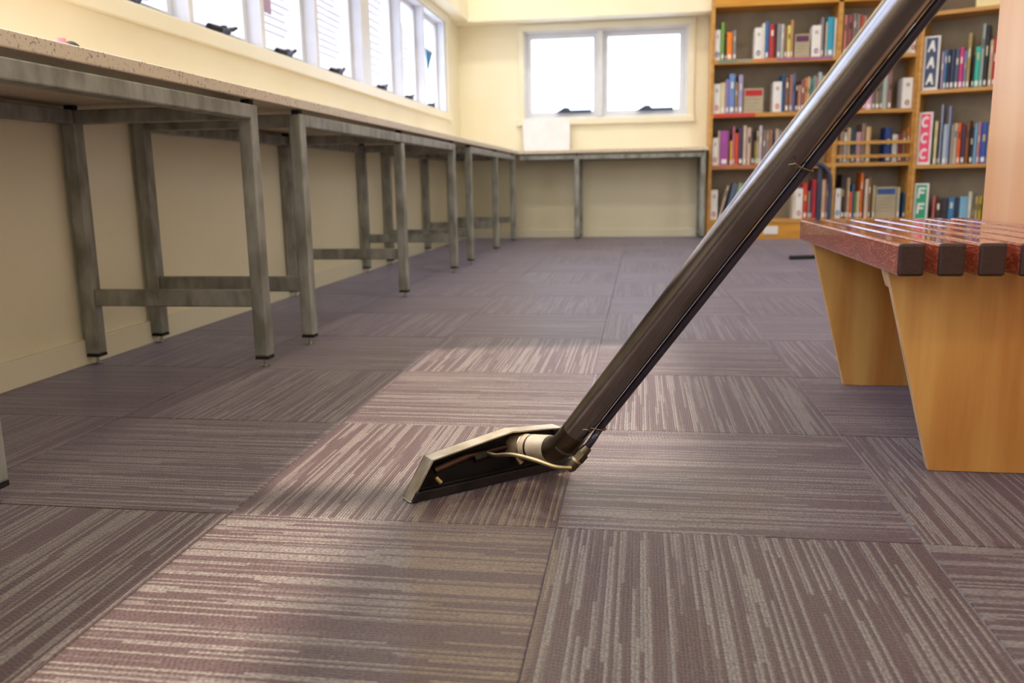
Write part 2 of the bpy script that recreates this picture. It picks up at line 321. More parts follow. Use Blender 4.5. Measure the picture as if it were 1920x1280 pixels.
struct('trim_2', MB().prism([(XW, 1.815), (XW + 0.13, 1.815), (XW + 0.13, 1.9), (XW + 0.13, ZC), (XW, ZC)], 'y', 2.4, 7.30), M['wall'])
bb = struct('baseboard_left', B((XW, YB, 0), (XW + 0.014, YW, 0.072)), M['trim'], 0.003)
struct('baseboard_far', B((XW + 0.014, YW - 0.014, 0.006), (0.545, YW, 0.072)), M['trim'], 0.003)
# ---- long window strip: frame, posts, sashes, panes, stays
w1 = struct('window_1', MB().box((XW - 0.11, 2.27, WZ1 - 0.02), (XW, WY1, WZ1)).box((XW - 0.11, WY0, 2.54), (XW, 1.0, 2.56)).box((XW - 0.11, 1.0, 3.50), (XW, 2.31, 3.52)).box((XW - 0.11, WY0, WZ0), (XW, WY1, WZ0 + 0.012)), M['frame_white'])
part(w1, 'sill_board', MB().box((XW, WY0 - 0.35, 0.993), (XW + 0.026, WY1 + 0.10, 1.047)), M['trim'], 0.004)
part(w1, 'head_board', MB().box((XW, 2.30, WZ1 - 0.006), (XW + 0.016, WY1 + 0.10, 1.812)), M['trim'], 0.003)
part(w1, 'side_board', MB().box((XW, WY1 - 0.004, 1.047), (XW + 0.016, WY1 + 0.07, WZ1)), M['trim'], 0.003)
posts = [(-1.50, -1.46), (0.98, 1.02), (2.27, 2.31), (2.925, 2.955), (3.515, 3.55), (4.135, 4.17), (4.85, 5.00), (5.665, 5.695), (6.28, 6.31), (6.95, 6.98)]
for a, b_ in posts: part(w1, 'post', MB().box((XW - 0.11, a, WZ0 + 0.01), (XW - 0.002, b_, (WZ1 - 0.018) if a > 2.3 else 3.50 if a > 0.9 else 2.54)), M['frame_white'], 0.003)
for k in range(len(posts) - 1):
    a, b_ = posts[k][1], posts[k + 1][0]; xs = XW - 0.095; z0, z1 = WZ0 + 0.012, (WZ1 - 0.02 if a > 2.2 else 3.50 if a > 0.9 else 2.54)     # unseen near bays made taller, added to shape the sun patch
    s = 0.034
    sash = MB().box((xs, a, z0), (xs + 0.03, a + s, z1)).box((xs, b_ - s, z0), (xs + 0.03, b_, z1)).box((xs, a + s, z0), (xs + 0.03, b_ - s, z0 + s)).box((xs, a + s, z1 - s), (xs + 0.03, b_ - s, z1))
    so = part(w1, 'sash', sash, M['frame_white'], 0.003)
    part(so, 'pane', MB().box((xs + 0.012, a + s, z0 + s), (xs + 0.016, b_ - s, z1 - s)), M['glass'])
    # winder stay on the sill: pale rail, black knob and lever
    yc = a + 0.62 * (b_ - a)
    st = part(w1, 'window_stay', MB().box((XW - 0.052, yc - 0.14, z0), (XW - 0.03, yc + 0.17, z0 + 0.014)), M['galv'], 0.003, 'grey rail of window stay')
    part(st, 'lever', MB().tube([(XW - 0.040, yc - 0.17, z0 + 0.022), (XW - 0.034, yc - 0.09, z0 + 0.026)], [0.014, 0.011], 10), M['black_plastic'])
    part(st, 'knuckle', MB().tube([(XW - 0.04, yc - 0.09, z0 + 0.02), (XW - 0.04, yc - 0.02, z0 + 0.03)], [0.011, 0.015], 10).tube([(XW - 0.04, yc - 0.05, z0 + 0.01), (XW - 0.04, yc - 0.05, z0 + 0.045)], 0.012, 10), M['dark_tube'])
    part(st, 'arm', MB().tube([(XW - 0.04, yc - 0.02, z0 + 0.036), (XW - 0.055, yc + 0.06, z0 + 0.05), (XW - 0.062, yc + 0.10, z0 + 0.062)], 0.008, 8), M['black_plastic'])
# notices taped inside the panes (printed side faces the street; faint lines show through)
def notice(y0, y1, z0, z1, label, m='thin_paper', lines=8, group=None):
    x = XW - 0.0785
    t = empty('paper_notice', (x, (y0 + y1) / 2, z0), label, 'notice', group)
    part(t, 'sheet', MB().box((x, y0, z0), (x + 0.0012, y1, z1)), M[m])
    if lines:
        mb = MB(); rr = random.Random(int(y0 * 100))
        for i in range(lines):
            zz = z1 - 0.05 - i * (z1 - z0 - 0.08) / lines
            mb.box((x + 0.0012, y0 + 0.04, zz), (x + 0.0016, y0 + 0.04 + (y1 - y0 - 0.08) * rr.uniform(0.7, 1), zz + 0.006))
        part(t, 'printed_lines', mb, M['print_grey'])
notice(2.36, 2.84, 1.10, 1.66, 'white notice in the nearest window pane at the photo top left', lines=0)
notice(3.02, 3.42, 1.095, 1.70, 'white notice with faint writing in pane above the longest black stay', lines=5)
n3 = notice(3.62, 4.05, 1.10, 1.70, 'white notice with faint lines and a mauve mark at its left edge', lines=16)
notice(4.24, 4.77, 1.10, 1.70, 'white lined notice just left of the wide window post', lines=16)
notice(5.08, 5.57, 1.10, 1.70, 'narrow white notice just right of the wide window post', lines=12)
notice(5.78, 6.20, 1.20, 1.58, 'white notice in second last pane with blue sky above it', lines=8)
t = empty('blue_pennant', (XW - 0.078, 6.72, 1.33), 'small blue triangular pennant hanging in the farthest pane of the long window', 'pennant')
part(t, 'cloth', MB().prism([(6.62, 1.50), (6.84, 1.50), (6.67, 1.33)], 'x', XW - 0.0785, XW - 0.0765), flat('1a78b0'))
part(t, 'hem', MB().box((XW - 0.079, 6.615, 1.50), (XW - 0.076, 6.845, 1.515)), M['paper'])
t = empty('mauve_sticker', (XW - 0.0765, 3.6, 1.2), 'small mauve sticker on the third notice in the long window', 'sticker')
part(t, 'patch', MB().box((XW - 0.0765, 3.70, 1.24), (XW - 0.0757, 3.79, 1.44)), flat('b49ab8'))
# ---- far window
w2 = struct('window_2', MB().box((FX0, YW + 0.02, FZ1 - 0.022), (FX1, YW + 0.12, FZ1)).box((FX0, YW + 0.02, FZ0), (FX1, YW + 0.12, FZ0 + 0.022)).box((FX0, YW + 0.02, FZ0 + 0.022), (FX0 + 0.022, YW + 0.12, FZ1 - 0.022)).box((FX1 - 0.03, YW + 0.02, FZ0 + 0.022), (FX1, YW + 0.12, FZ1 - 0.022)), M['frame_white'])
part(w2, 'casing', MB().box((FX0 - 0.045, YW - 0.016, FZ1 - 0.004), (FX1 + 0.05, YW, FZ1 + 0.045)).box((FX0 - 0.045, YW - 0.016, FZ0), (FX0 + 0.004, YW, FZ1 - 0.004)).box((FX1 - 0.004, YW - 0.016, FZ0), (FX1 + 0.05, YW, FZ1 - 0.004)), M['trim'], 0.003)
part(w2, 'sill_board', MB().box((FX0 - 0.06, YW - 0.03, FZ0 - 0.05), (FX1 + 0.06, YW, FZ0 + 0.002)), M['trim'], 0.004)
part(w2, 'post', MB().box((-0.365, YW + 0.0, FZ0 + 0.02), (-0.325, YW + 0.11, FZ1 - 0.02)), M['frame_white'], 0.003)
for a, b_ in ((FX0 + 0.022, -0.365), (-0.325, FX1 - 0.03)):
    ys = YW + 0.05; z0, z1 = FZ0 + 0.022, FZ1 - 0.022; s = 0.042
    sash = MB().box((a, ys, z0), (a + s, ys + 0.03, z1)).box((b_ - s, ys, z0), (b_, ys + 0.03, z1)).box((a + s, ys, z0), (b_ - s, ys + 0.03, z0 + s)).box((a + s, ys, z1 - s), (b_ - s, ys + 0.03, z1))
    so = part(w2, 'sash', sash, M['frame_white'], 0.003)
    part(so, 'pane', MB().box((a + s, ys + 0.012, z0 + s), (b_ - s, ys + 0.016, z1 - s)), M['glass'])
    xc = (a + b_) / 2 + 0.06
    st = part(w2, 'window_stay', MB().box((xc - 0.05, ys - 0.03, z0 + 0.03), (xc + 0.19, ys - 0.01, z0 + 0.052)), M['dark_tube'], 0.003)
    part(st, 'knuckle', MB().prism([(xc - 0.12, z0 + 0.03), (xc + 0.02, z0 + 0.03), (xc + 0.0, z0 + 0.07), (xc - 0.04, z0 + 0.075)], 'y', ys - 0.04, ys - 0.015), M['dark_tube'])
# sheet of paper standing on the counter against the far wall
t = empty('paper_sheet', (-0.8, YW - 0.03, 0.7415), 'large white paper sheet propped on the counter below the far window', 'paper')
part(t, 'sheet', MB().add([(-1.01, YW - 0.036, 1.012), (-0.60, YW - 0.036, 1.012), (-0.60, YW - 0.07, 0.86), (-0.60, YW - 0.10, 0.7425), (-0.99, YW - 0.10, 0.7425), (-1.0, YW - 0.07, 0.86),
     (-1.01, YW - 0.0335, 1.012), (-0.60, YW - 0.0335, 1.012), (-0.60, YW - 0.0675, 0.86), (-0.60, YW - 0.0975, 0.7425), (-0.99, YW - 0.0975, 0.7425), (-1.0, YW - 0.0675, 0.86)],
     [(0, 5, 2, 1), (5, 4, 3, 2), (6, 7, 8, 11), (11, 8, 9, 10), (0, 1, 7, 6), (1, 2, 8, 7), (2, 3, 9, 8), (3, 4, 10, 9), (4, 5, 11, 10), (5, 0, 6, 11)]), M['paper'])
# ============================================================ COUNTER
CZ0, CZ1 = 0.713, 0.742
def slab(name, mb, label):
    o = mb.build(name, [M['stone'], M['stone_under']], None, 0.003); o['label'] = label; o['category'] = 'countertop'; o['group'] = 'stone worktops along the walls'; return o
slab('countertop', B((XW + 0.001, -0.6, CZ0), (-0.995, 2.398, CZ1)), 'long speckled beige stone countertop slab nearest the camera on the left wall')
slab('countertop', B((XW + 0.001, 2.40, CZ0), (-0.995, 7.498, CZ1)), 'speckled stone countertop slab running on under the far part of the long window')
slab('countertop', B((-0.994, 7.05, CZ0), (0.535, 7.498, CZ1)), 'speckled stone countertop slab along the far wall under the twin window')
part_id = 0
def table_frame(legs_y, label, along='y'):
    """galvanised steel underframe: front and rear rails, leg pairs joined by low stretchers"""
    xf, xr, t = -1.0, -1.545, 0.04
    if along == 'y':
        T = empty('table_frame', (xf - 0.27, legs_y[0], 0), label, 'table frame', 'steel underframes of the counters')
        def bx(a, b_): return MB().box(a, b_)
        y0, y1 = legs_y[0] - t / 2, legs_y[-1] + t / 2
        part(T, 'top_rail', bx((xf - t, y0 + t, 0.663), (xf, y1 - t, 0.700)), M['galv'], 0.004)
        part(T, 'top_rail', bx((xr, y0 + t, 0.663), (xr + t, y1 - t, 0.700)), M['galv'], 0.004)
        for k, y in enumerate(legs_y):
            part(T, 'cross_rail', bx((xr + t, y - t / 2, 0.663), (xf - t, y + t / 2, 0.700)), M['galv'], 0.004)
            part(T, 'stretcher', bx((xr + t, y - 0.015, 0.168), (xf - t, y + 0.015, 0.214)), M['galv'], 0.004)
            for x in (xf - t, xr):
                top = 0.700 if k in (0, len(legs_y) - 1) else 0.662
                lg = part(T, 'leg', bx((x, y - t / 2, 0.032), (x + t, y + t / 2, top)), M['galv'], 0.005)
                part(lg, 'end_cap', bx((x + 0.001, y - t / 2 + 0.001, 0.024), (x + t - 0.001, y + t / 2 - 0.001, 0.032)), M['black_plastic'])
                part(lg, 'levelling_foot', MB().tube([(x + t / 2, y, 0.005), (x + t / 2, y, 0.026)], 0.0045, 12).tube([(x + t / 2, y, 0.0005), (x + t / 2, y, 0.004), (x + t / 2, y, 0.006)], [0.013, 0.013, 0.006], 16), M['chrome'])
            for x in (xf - t, xr):
                part(T, 'packer', bx((x + 0.008, y - 0.012, 0.700), (x + t - 0.008, y + 0.012, CZ0)), M['black_plastic'])
    return T
table_frame([0.10, 1.15, 2.17], 'nearest grey steel table frame under the counter at the photo left edge')
table_frame([2.50, 3.60, 4.63], 'middle grey steel table frame, second from the camera along the left wall')
table_frame([5.10, 6.05, 6.90], 'farthest grey steel table frame of the left wall, near the room corner')
T = empty('table_frame', (0, 7.25, 0), 'grey steel table frame under the far wall counter below the twin window', 'table frame', 'steel underframes of the counters')
part(T, 'top_rail', B((-0.985, 7.065, 0.663), (0.475, 7.105, 0.700)), M['galv'], 0.004)
part(T, 'top_rail', B((-0.985, 7.44, 0.663), (0.475, 7.48, 0.700)), M['galv'], 0.004)
for x in (-0.535, 0.475):
    part(T, 'cross_rail', B((x, 7.105, 0.663), (x + 0.04, 7.44, 0.700)), M['galv'], 0.004)
    for y in (7.065, 7.44):
        lg = part(T, 'leg', B((x, y, 0.032), (x + 0.04, y + 0.04, 0.6625 if x < 0 else 0.700)), M['galv'], 0.005)
        part(lg, 'end_cap', B((x + 0.001, y + 0.001, 0.024), (x + 0.039, y + 0.039, 0.032)), M['black_plastic'])
        part(lg, 'levelling_foot', MB().tube([(x + 0.02, y + 0.02, 0.0005), (x + 0.02, y + 0.02, 0.026)], 0.006, 12), M['chrome'])
    part(T, 'packer', B((x + 0.01, 7.07, 0.700), (x + 0.03, 7.10, CZ0)), M['black_plastic'])
# small black-topped pot on the near counter
t = empty('small_pot', (-1.10, 1.585, CZ1), 'small black domed pot with a pink rim on the near counter', 'pot')
dome = [(0.0215 * math.cos(a), 0.009 + 0.023 * math.sin(a)) for a in [i * math.pi / 16 for i in range(9)]]
part(t, 'black_dome', MB().tube([(-1.10, 1.585, CZ1 + z) for r, z in dome], [max(r, 0.0005) for r, z in dome], 20), M['black_plastic'])
part(t, 'pink_rim', MB().tube([(-1.10, 1.585, CZ1), (-1.10, 1.585, CZ1 + 0.009)], 0.0225, 20).tube([(-1.095, 1.552, CZ1), (-1.095, 1.552, CZ1 + 0.031)], 0.009, 12), flat('e88ca0'))
# ============================================================ BENCH
Tb = empty('slatted_bench', (0.6, 1.75, 0), 'low bench with glossy red hardwood slats on slanted honey plywood legs', 'bench')
for k in range(7):
    x = 0.389 + k * 0.0575
    part(Tb, 'slat', B((x, 1.362, 0.339), (x + 0.0385, 2.185, 0.389)), [M['jarrah'], M['jarrah_end']], 0.0045)
for o in [o for o in Tb.children if o.name.startswith('slat')]:
    for p in o.data.polygons:
        if abs(p.normal.y) > 0.3: p.material_index = 1
for y in (1.455, 2.07):
    pnl = part(Tb, 'leg_panel', MB().prism([(0.486, 0.0005), (0.784, 0.0005), (0.784, 0.3385), (0.400, 0.3385)], 'y', y, y + 0.018, 0), [M['ply'], M['ply_edge']], 0.001)
    for p in pnl.data.polygons:
        if abs(p.normal.y) < 0.5: p.material_index = 1
    part(Tb, 'batten', MB().prism([(0.4015, 0.338), (0.784, 0.338), (0.784, 0.300), (0.424, 0.300), (0.411, 0.308)], 'y', y + 0.0185, y + 0.050, 0), M['ply_edge'], 0.002)
t = empty('plywood_partition', (0.80, 1.9, 0), 'tall pale plywood panel standing upright against the slatted bench', 'panel')
o = part(t, 'board', B((0.792, 1.0, 0.0005), (0.822, 2.15, 1.75)), [M['ply_pale'], M['ply_edge']], 0.002)
# ============================================================ TUBE STAND, mid room
t = empty('tube_stand', (1.06, 5.4, 0), 'upright stand of bent blue-grey steel tube between the wand and the bench', 'stand')
def bend(P, r, seg=12): return MB().tube(smooth_path(P, 6), r, seg)
part(t, 'hooked_tube', bend([(1.12, 5.37, 0.014), (1.12, 5.37, 0.25), (1.12, 5.37, 0.43), (1.112, 5.37, 0.50), (1.075, 5.37, 0.552), (1.01, 5.37, 0.57), (0.93, 5.37, 0.572)], 0.0135), M['dark_tube'])
part(t, 'upright', MB().tube([(1.062, 5.39, 0.014), (1.062, 5.39, 0.552)], 0.0135, 12), M['dark_tube'])
part(t, 'foot_bar', MB().tube([(0.90, 5.34, 0.013), (1.30, 5.45, 0.013)], 0.0125, 12), M['black_plastic'])
part(t, 'grip', MB().tube([(0.96, 5.37, 0.572), (0.86, 5.37, 0.572)], 0.018, 12), M['black_plastic'])
# ============================================================ BOOKCASES
YF, YK = 7.20, 7.495
bc = empty('bookcase', (1.3, 7.35, 0), 'tall two-bay pine veneer bookcase against the far wall right of the window', 'bookcase')
part(bc, 'side_panel', B((0.546, YF, 0.0005), (0.570, YK, 1.98)), M['shelf_wood'], 0.001)
part(bc, 'side_panel', B((2.088, YF, 0.0005), (2.112, YK, 1.98)), M['shelf_wood'], 0.001)
part(bc, 'divider', B((1.500, YF, 0.14), (1.535, YK - 0.01, 1.95)), M['shelf_wood'], 0.001)
part(bc, 'back_panel', B((0.570, YK - 0.01, 0.13), (2.088, YK, 1.95)), M['case_back'])
part(bc, 'top_panel', B((0.570, YF, 1.812), (2.088, YK - 0.01, 1.98)), M['plinth_wood'], 0.001)
kick = part(bc, 'plinth', B((0.570, YF + 0.005, 0.0005), (2.088, YF + 0.02, 0.128)), M['plinth_wood'])
part(kick, 'socket_plate', B((0.995, YF - 0.003, 0.038), (1.11, YF + 0.005, 0.104)), M['paper'], 0.002)
part(bc, 'shelf', B((0.570, YF, 0.128), (1.500, YK - 0.01, 0.159)), M['shelf_wood'], 0.001)
part(bc, 'shelf', B((1.535, YF, 0.128), (2.088, YK - 0.01, 0.159)), M['shelf_wood'], 0.001)
SH = [1.415, 1.004, 0.597, 0.159]
for z in SH[:3]:
    a = part(bc, 'shelf', B((0.570, YF, z - 0.034), (1.500, YK - 0.01, z)), M['shelf_wood'], 0.001)
    b_ = part(bc, 'shelf', B((1.535, YF, z - 0.028), (2.088, YK - 0.01, z)), M['shelf_wood'], 0.001)
    if z == 1.415:
        for x0, x1, c in ((0.60, 0.74, '5a8c88'), (0.75, 0.86, '8c9490'), (0.90, 1.04, 'c87850'), (1.05, 1.47, 'a05c98')): part(a, 'label_strip', B((x0, YF - 0.003, z - 0.022), (x1, YF, z - 0.004)), flat(c))
    if z == 1.004: part(a, 'label_strip', B((0.575, YF - 0.003, z - 0.03), (0.90, YF, z - 0.004)), flat('c83c3c'))
    if z == 0.597: part(a, 'label_strip', B((0.58, YF - 0.003, z - 0.026), (1.10, YF, z - 0.006)), flat('b06c58'))
part(bc, 'front_rail', B((1.535, YF - 0.018, 0.632), (2.088, YF - 0.002, 0.657)), M['shelf_wood'], 0.002)
part(bc, 'front_rail', B((1.535, YF - 0.018, 0.738), (2.088, YF - 0.002, 0.763)), M['shelf_wood'], 0.002)
TH = math.radians(-25); P3 = Vector((2.125, 7.17, 0))
R3 = Matrix.Rotation(TH, 4, 'Z')
cc_ = empty('bookcase', P3, 'angled pine bookcase with letter signs AAA, CCC and FFF by the plywood panel', 'bookcase', rz=TH)
W3 = 0.95
B((-0.022, 0, 0.0005), (0.0, 0.29, 1.98)).build('side_panel', M['shelf_wood'], cc_, 0.001)
B((W3, 0, 0.0005), (W3 + 0.022, 0.29, 1.98)).build('side_panel', M['shelf_wood'], cc_, 0.001)
B((0, 0.28, 0.0005), (W3, 0.29, 1.98)).build('back_panel', M['case_back'], cc_)
B((0, 0, 1.95), (W3, 0.28, 1.98)).build('top_panel', M['shelf_wood'], cc_)
S3 = [1.13, 0.57, 0.03]
for z in [1.70] + S3: B((0.0, 0, z - 0.028), (W3, 0.28, z)).build('shelf', M['shelf_wood'], cc_, 0.001)
# ---- books: (kind, x, width, height, colour word, spine colour); b book, L leaning, m white shelf marker, c header card, t letter sign
BOOKS={
(1, 0):[
('m',0.572,0.044,0.232, 'white', '1f3f7a'),
('b',0.62,0.028,0.285, 'green', '6f9c4a'),
('b',0.653,0.013,0.166, 'dark grey', '33303a'),
('b',0.667,0.044,0.211, 'orange', 'e8801c'),
('b',0.715,0.023,0.226, 'grey', '8a8790'),
('m',0.881,0.058,0.236, 'white', '1f3f7a'),
('b',0.94,0.02,0.268, 'white', 'dcd8d2'),
('b',0.961,0.028,0.281, 'blue', '3a66a8'),
('b',0.992,0.041,0.256, 'red', 'a8323c'),
('b',1.035,0.015,0.261, 'dark brown', '3a2a2c'),
('b',1.051,0.029,0.26, 'grey', '8c8a92'),
('b',1.081,0.024,0.255, 'pale grey', 'b8b6ba'),
('b',1.107,0.02,0.23, 'brown', '8a6450'),
('b',1.129,0.024,0.243, 'yellow', 'd6cc6a'),
('b',1.154,0.02,0.283, 'tan', 'b88a6a'),
('c',1.188,0.116,0.164, 'purple', '5a2a58'),
('m',1.314,0.069,0.236, 'white', '7a3a9a'),
('b',1.384,0.019,0.294, 'grey', '8a8488'),
('b',1.406,0.009,0.259, 'purple', '5a3a5c'),
('b',1.416,0.012,0.258, 'cream', 'd0c8a8'),
('b',1.429,0.05,0.292, 'sky blue', '2a98c0'),
('b',1.481,0.017,0.283, 'white', 'd8c8c4')],
(1, 1):[
('m',0.572,0.055,0.23, 'white', 'c8283a'),
('b',0.628,0.039,0.239, 'cream', 'cfc3a0'),
('b',0.668,0.027,0.262, 'purple', '8a78b8'),
('b',0.696,0.045,0.304, 'blue', '6a8ac8'),
('b',0.744,0.02,0.239, 'brown', '967a5a'),
('b',0.769,0.034,0.294, 'lavender', 'a498c4'),
('c',0.812,0.153,0.176, 'red', 'b8202c'),
('m',1.036,0.067,0.233, 'white', 'd8283a'),
('b',1.104,0.02,0.286, 'blue', '2c5c96'),
('b',1.127,0.031,0.261, 'brown', '7a5c54'),
('b',1.163,0.021,0.281, 'pinkish brown', 'a87468'),
('b',1.185,0.02,0.287, 'slate blue', '5a6ea0'),
('b',1.208,0.018,0.223, 'maroon', '4c2430'),
('b',1.229,0.022,0.202, 'tan', 'bc8a70'),
('b',1.252,0.025,0.243, 'mauve', '8a5a64'),
('b',1.279,0.021,0.256, 'orange', 'd08a50'),
('b',1.301,0.019,0.262, 'cream', 'c8b49c'),
('b',1.324,0.018,0.247, 'teal', '4a8a98'),
('b',1.343,0.017,0.268, 'grey green', '8a9c90'),
('b',1.361,0.019,0.253, 'pink', 'b88088'),
('b',1.381,0.024,0.294, 'pale blue', 'b4c0c8'),
('b',1.409,0.019,0.265, 'cream', 'c8bca8'),
('b',1.433,0.024,0.251, 'brown', '7a5c54'),
('b',1.459,0.025,0.271, 'grey', '8c8a92')],
(1, 2):[
('m',0.575,0.045,0.217, 'white', 'b8283a'),
('b',0.621,0.012,0.274, 'cream', 'cfc0b0'),
('b',0.635,0.069,0.273, 'purple', '9a4a9a'),
('b',0.714,0.021,0.193, 'yellow', 'd8a83a'),
('b',0.736,0.015,0.304, 'pink', 'c4708a'),
('b',0.754,0.027,0.25, 'orange red', 'd8503a'),
('b',0.782,0.034,0.286, 'dark purple', '4a3a5c'),
('b',0.818,0.025,0.309, 'cream', 'c8b4a4'),
('b',0.847,0.034,0.292, 'pale pink', 'c0a49c'),
('b',0.885,0.019,0.263, 'dark brown', '3a2428'),
('b',0.908,0.014,0.185, 'olive', '9a8a3a'),
('b',0.923,0.018,0.266, 'cream', 'b8a48c'),
('b',0.942,0.023,0.306, 'white', 'c0bcc4'),
('b',0.97,0.024,0.273, 'mauve', '8a6e72'),
('b',0.996,0.024,0.268, 'grey', '8c8288'),
('b',1.023,0.023,0.272, 'brown', 'a07058'),
('b',1.049,0.018,0.247, 'navy', '34405c'),
('b',1.068,0.03,0.275, 'cream', 'b8a498'),
('b',1.101,0.024,0.262, 'grey', '8c8a92'),
('b',1.129,0.027,0.253, 'tan', 'b88a6a')],
(1, 3):[
('m',0.572,0.057,0.239, 'white', 'b8283a'),
('L',0.635,0.019,0.28, 'cream', 'c0ac9c'),
('L',0.68,0.041,0.288, 'blue grey', '5a6a84'),
('L',0.726,0.037,0.296, 'grey green', '8a9c7c'),
('b',1.226,0.016,0.238, 'white', 'd8d0c8'),
('m',1.243,0.058,0.242, 'white', 'b8283a'),
('b',1.303,0.034,0.286, 'orange red', 'c83a34'),
('b',1.343,0.015,0.219, 'tan', 'a88a78'),
('b',1.359,0.013,0.265, 'dark purple', '4c3a6a'),
('b',1.373,0.03,0.31, 'red', 'b02838'),
('b',1.409,0.037,0.268, 'blue', '5a5c90'),
('b',1.447,0.03,0.309, 'cream', 'c0a08a'),
('b',1.48,0.018,0.275, 'mauve', '7c6474')],
(2, 0):[
('b',1.551,0.022,0.303, 'pink', 'd09088'),
('b',1.575,0.042,0.3, 'red', '8a4c50'),
('b',1.619,0.024,0.31, 'grey', '7c7478'),
('b',1.647,0.024,0.302, 'grey', '90807c'),
('b',1.674,0.022,0.295, 'red', 'b84a40'),
('b',1.699,0.019,0.29, 'pale pink', 'c49c94'),
('m',2.05,0.035,0.22, 'white', '8a3030')],
(2, 1):[
('b',1.714,0.025,0.22, 'red', 'a83844'),
('b',1.74,0.048,0.22, 'pink', 'd8a4c8'),
('b',1.789,0.022,0.218, 'grey', '6c6064'),
('b',1.813,0.031,0.204, 'taupe', '847464'),
('b',1.845,0.02,0.223, 'grey', '746c70'),
('b',1.866,0.035,0.26, 'pale green', 'a8b4ac'),
('b',1.902,0.031,0.283, 'mauve', '8c6468'),
('m',2.011,0.075,0.231, 'cream', '8a3030')],
(2, 2):[
('b',1.538,0.008,0.22, 'mauve', '6c4c6c'),
('b',1.547,0.008,0.181, 'tan', 'b08c64'),
('b',1.556,0.008,0.23, 'dark green', '34403c'),
('b',1.565,0.023,0.255, 'pale brown', 'a88470'),
('b',1.592,0.031,0.237, 'pale grey', 'a8a4a4'),
('b',1.624,0.023,0.27, 'cream', 'c0a890'),
('b',1.651,0.033,0.269, 'dark teal', '20404c'),
('b',1.689,0.039,0.235, 'pink', 'b48ca0'),
('b',1.729,0.026,0.3, 'taupe', '8c7468'),
('b',1.761,0.037,0.275, 'cream', 'c8a880'),
('b',1.906,0.049,0.267, 'blue', '1e3c80'),
('b',1.962,0.04,0.212, 'white', 'c8c8c8'),
('b',2.004,0.028,0.211, 'dark red', '7c2430'),
('b',2.034,0.032,0.235, 'brown', '7c5c44'),
('b',2.068,0.018,0.259, 'orange', 'b86424')],
(2, 3):[
('m',1.55,0.046,0.237, 'white', '1e62c0'),
('b',1.597,0.024,0.347, 'dark grey', '38343c'),
('b',1.624,0.018,0.314, 'brown', '705048'),
('b',1.643,0.016,0.322, 'cream', 'b8a890'),
('b',1.661,0.022,0.209, 'orange', 'd8582c'),
('b',1.684,0.009,0.268, 'blue', '4a70a8'),
('b',1.698,0.018,0.208, 'green', '6a7c3c'),
('b',1.718,0.023,0.212, 'cream', 'c4b49c'),
('b',1.742,0.019,0.356, 'orange', 'd86a20'),
('b',1.778,0.025,0.309, 'white', 'd0c0b0'),
('b',1.804,0.018,0.321, 'brown', '8c6450'),
('b',1.839,0.018,0.257, 'cream', 'b0a480'),
('c',1.862,0.157,0.231, 'blue', '2c5490'),
('b',2.025,0.02,0.241, 'pale grey', 'b8b0a0'),
('b',2.069,0.017,0.194, 'teal', '1c4c70')],
(3, 0):[
('t',0.002,0.111,0.397, 'AAA', '3c4a6c'),
('b',0.129,0.017,0.278, 'lavender', 'a090b8'),
('b',0.148,0.02,0.289, 'blue', '4a78a8'),
('b',0.17,0.021,0.287, 'dark blue', '28284c'),
('b',0.192,0.029,0.291, 'navy', '343c5c'),
('b',0.223,0.027,0.288, 'slate', '4c5874'),
('b',0.251,0.028,0.296, 'bright pink', 'c83a80'),
('b',0.282,0.019,0.273, 'pale blue', '7480b8'),
('b',0.302,0.023,0.392, 'tan', 'a8905c'),
('b',0.339,0.016,0.232, 'black', '2c2428'),
('b',0.356,0.034,0.292, 'turquoise', '3cb4a8'),
('b',0.391,0.021,0.45, 'pale grey', '9ca8ac'),
('b',0.416,0.023,0.437, 'black', '2c2c34'),
('b',0.447,0.024,0.331, 'cream', 'b8a48c'),
('b',0.472,0.027,0.348, 'red', 'c03034')],
(3, 1):[
('t',0.001,0.098,0.397, 'CCC', 'e84a78'),
('b',0.116,0.022,0.326, 'cream', 'cfc49c'),
('b',0.145,0.01,0.239, 'black', '2c2c30'),
('b',0.156,0.01,0.448, 'pale lavender', 'a8b0d0'),
('b',0.178,0.03,0.3, 'pale blue', 'a8b8cc'),
('b',0.209,0.011,0.433, 'lavender', '98a0d0'),
('b',0.231,0.02,0.297, 'grey', '9c948c'),
('b',0.252,0.024,0.304, 'pale grey', 'b8aca0'),
('b',0.277,0.024,0.303, 'orange', 'e0602c'),
('b',0.305,0.027,0.286, 'dark purple', '4c3050'),
('b',0.333,0.026,0.323, 'brown', '7c4c30'),
('b',0.365,0.022,0.268, 'black', '2c2428'),
('b',0.388,0.024,0.297, 'sky blue', '6c9cc0'),
('b',0.413,0.019,0.303, 'pink', 'b87888'),
('b',0.435,0.041,0.302, 'blue', '3450a8'),
('b',0.48,0.034,0.285, 'cream', 'c0b49c')],
(3, 2):[
('t',0.003,0.104,0.397, 'FF', '2c9c78'),
('b',0.137,0.021,0.295, 'pink', 'b86468'),
('b',0.161,0.039,0.275, 'dark brown', '40302c'),
('b',0.201,0.044,0.282, 'dark grey', '3c3840'),
('b',0.249,0.045,0.286, 'blue', '3c78b0'),
('b',0.297,0.028,0.282, 'dark slate', '34384c'),
('b',0.327,0.057,0.294, 'sky blue', '78a8cc'),
('b',0.385,0.025,0.329, 'white', 'c8c8bc'),
('b',0.415,0.016,0.293, 'taupe', '786c64'),
('b',0.433,0.02,0.293, 'tan', 'b8a480'),
('b',0.456,0.024,0.293, 'mustard', 'b8a020'),
('b',0.484,0.024,0.281, 'dark green', '34403c')],
}
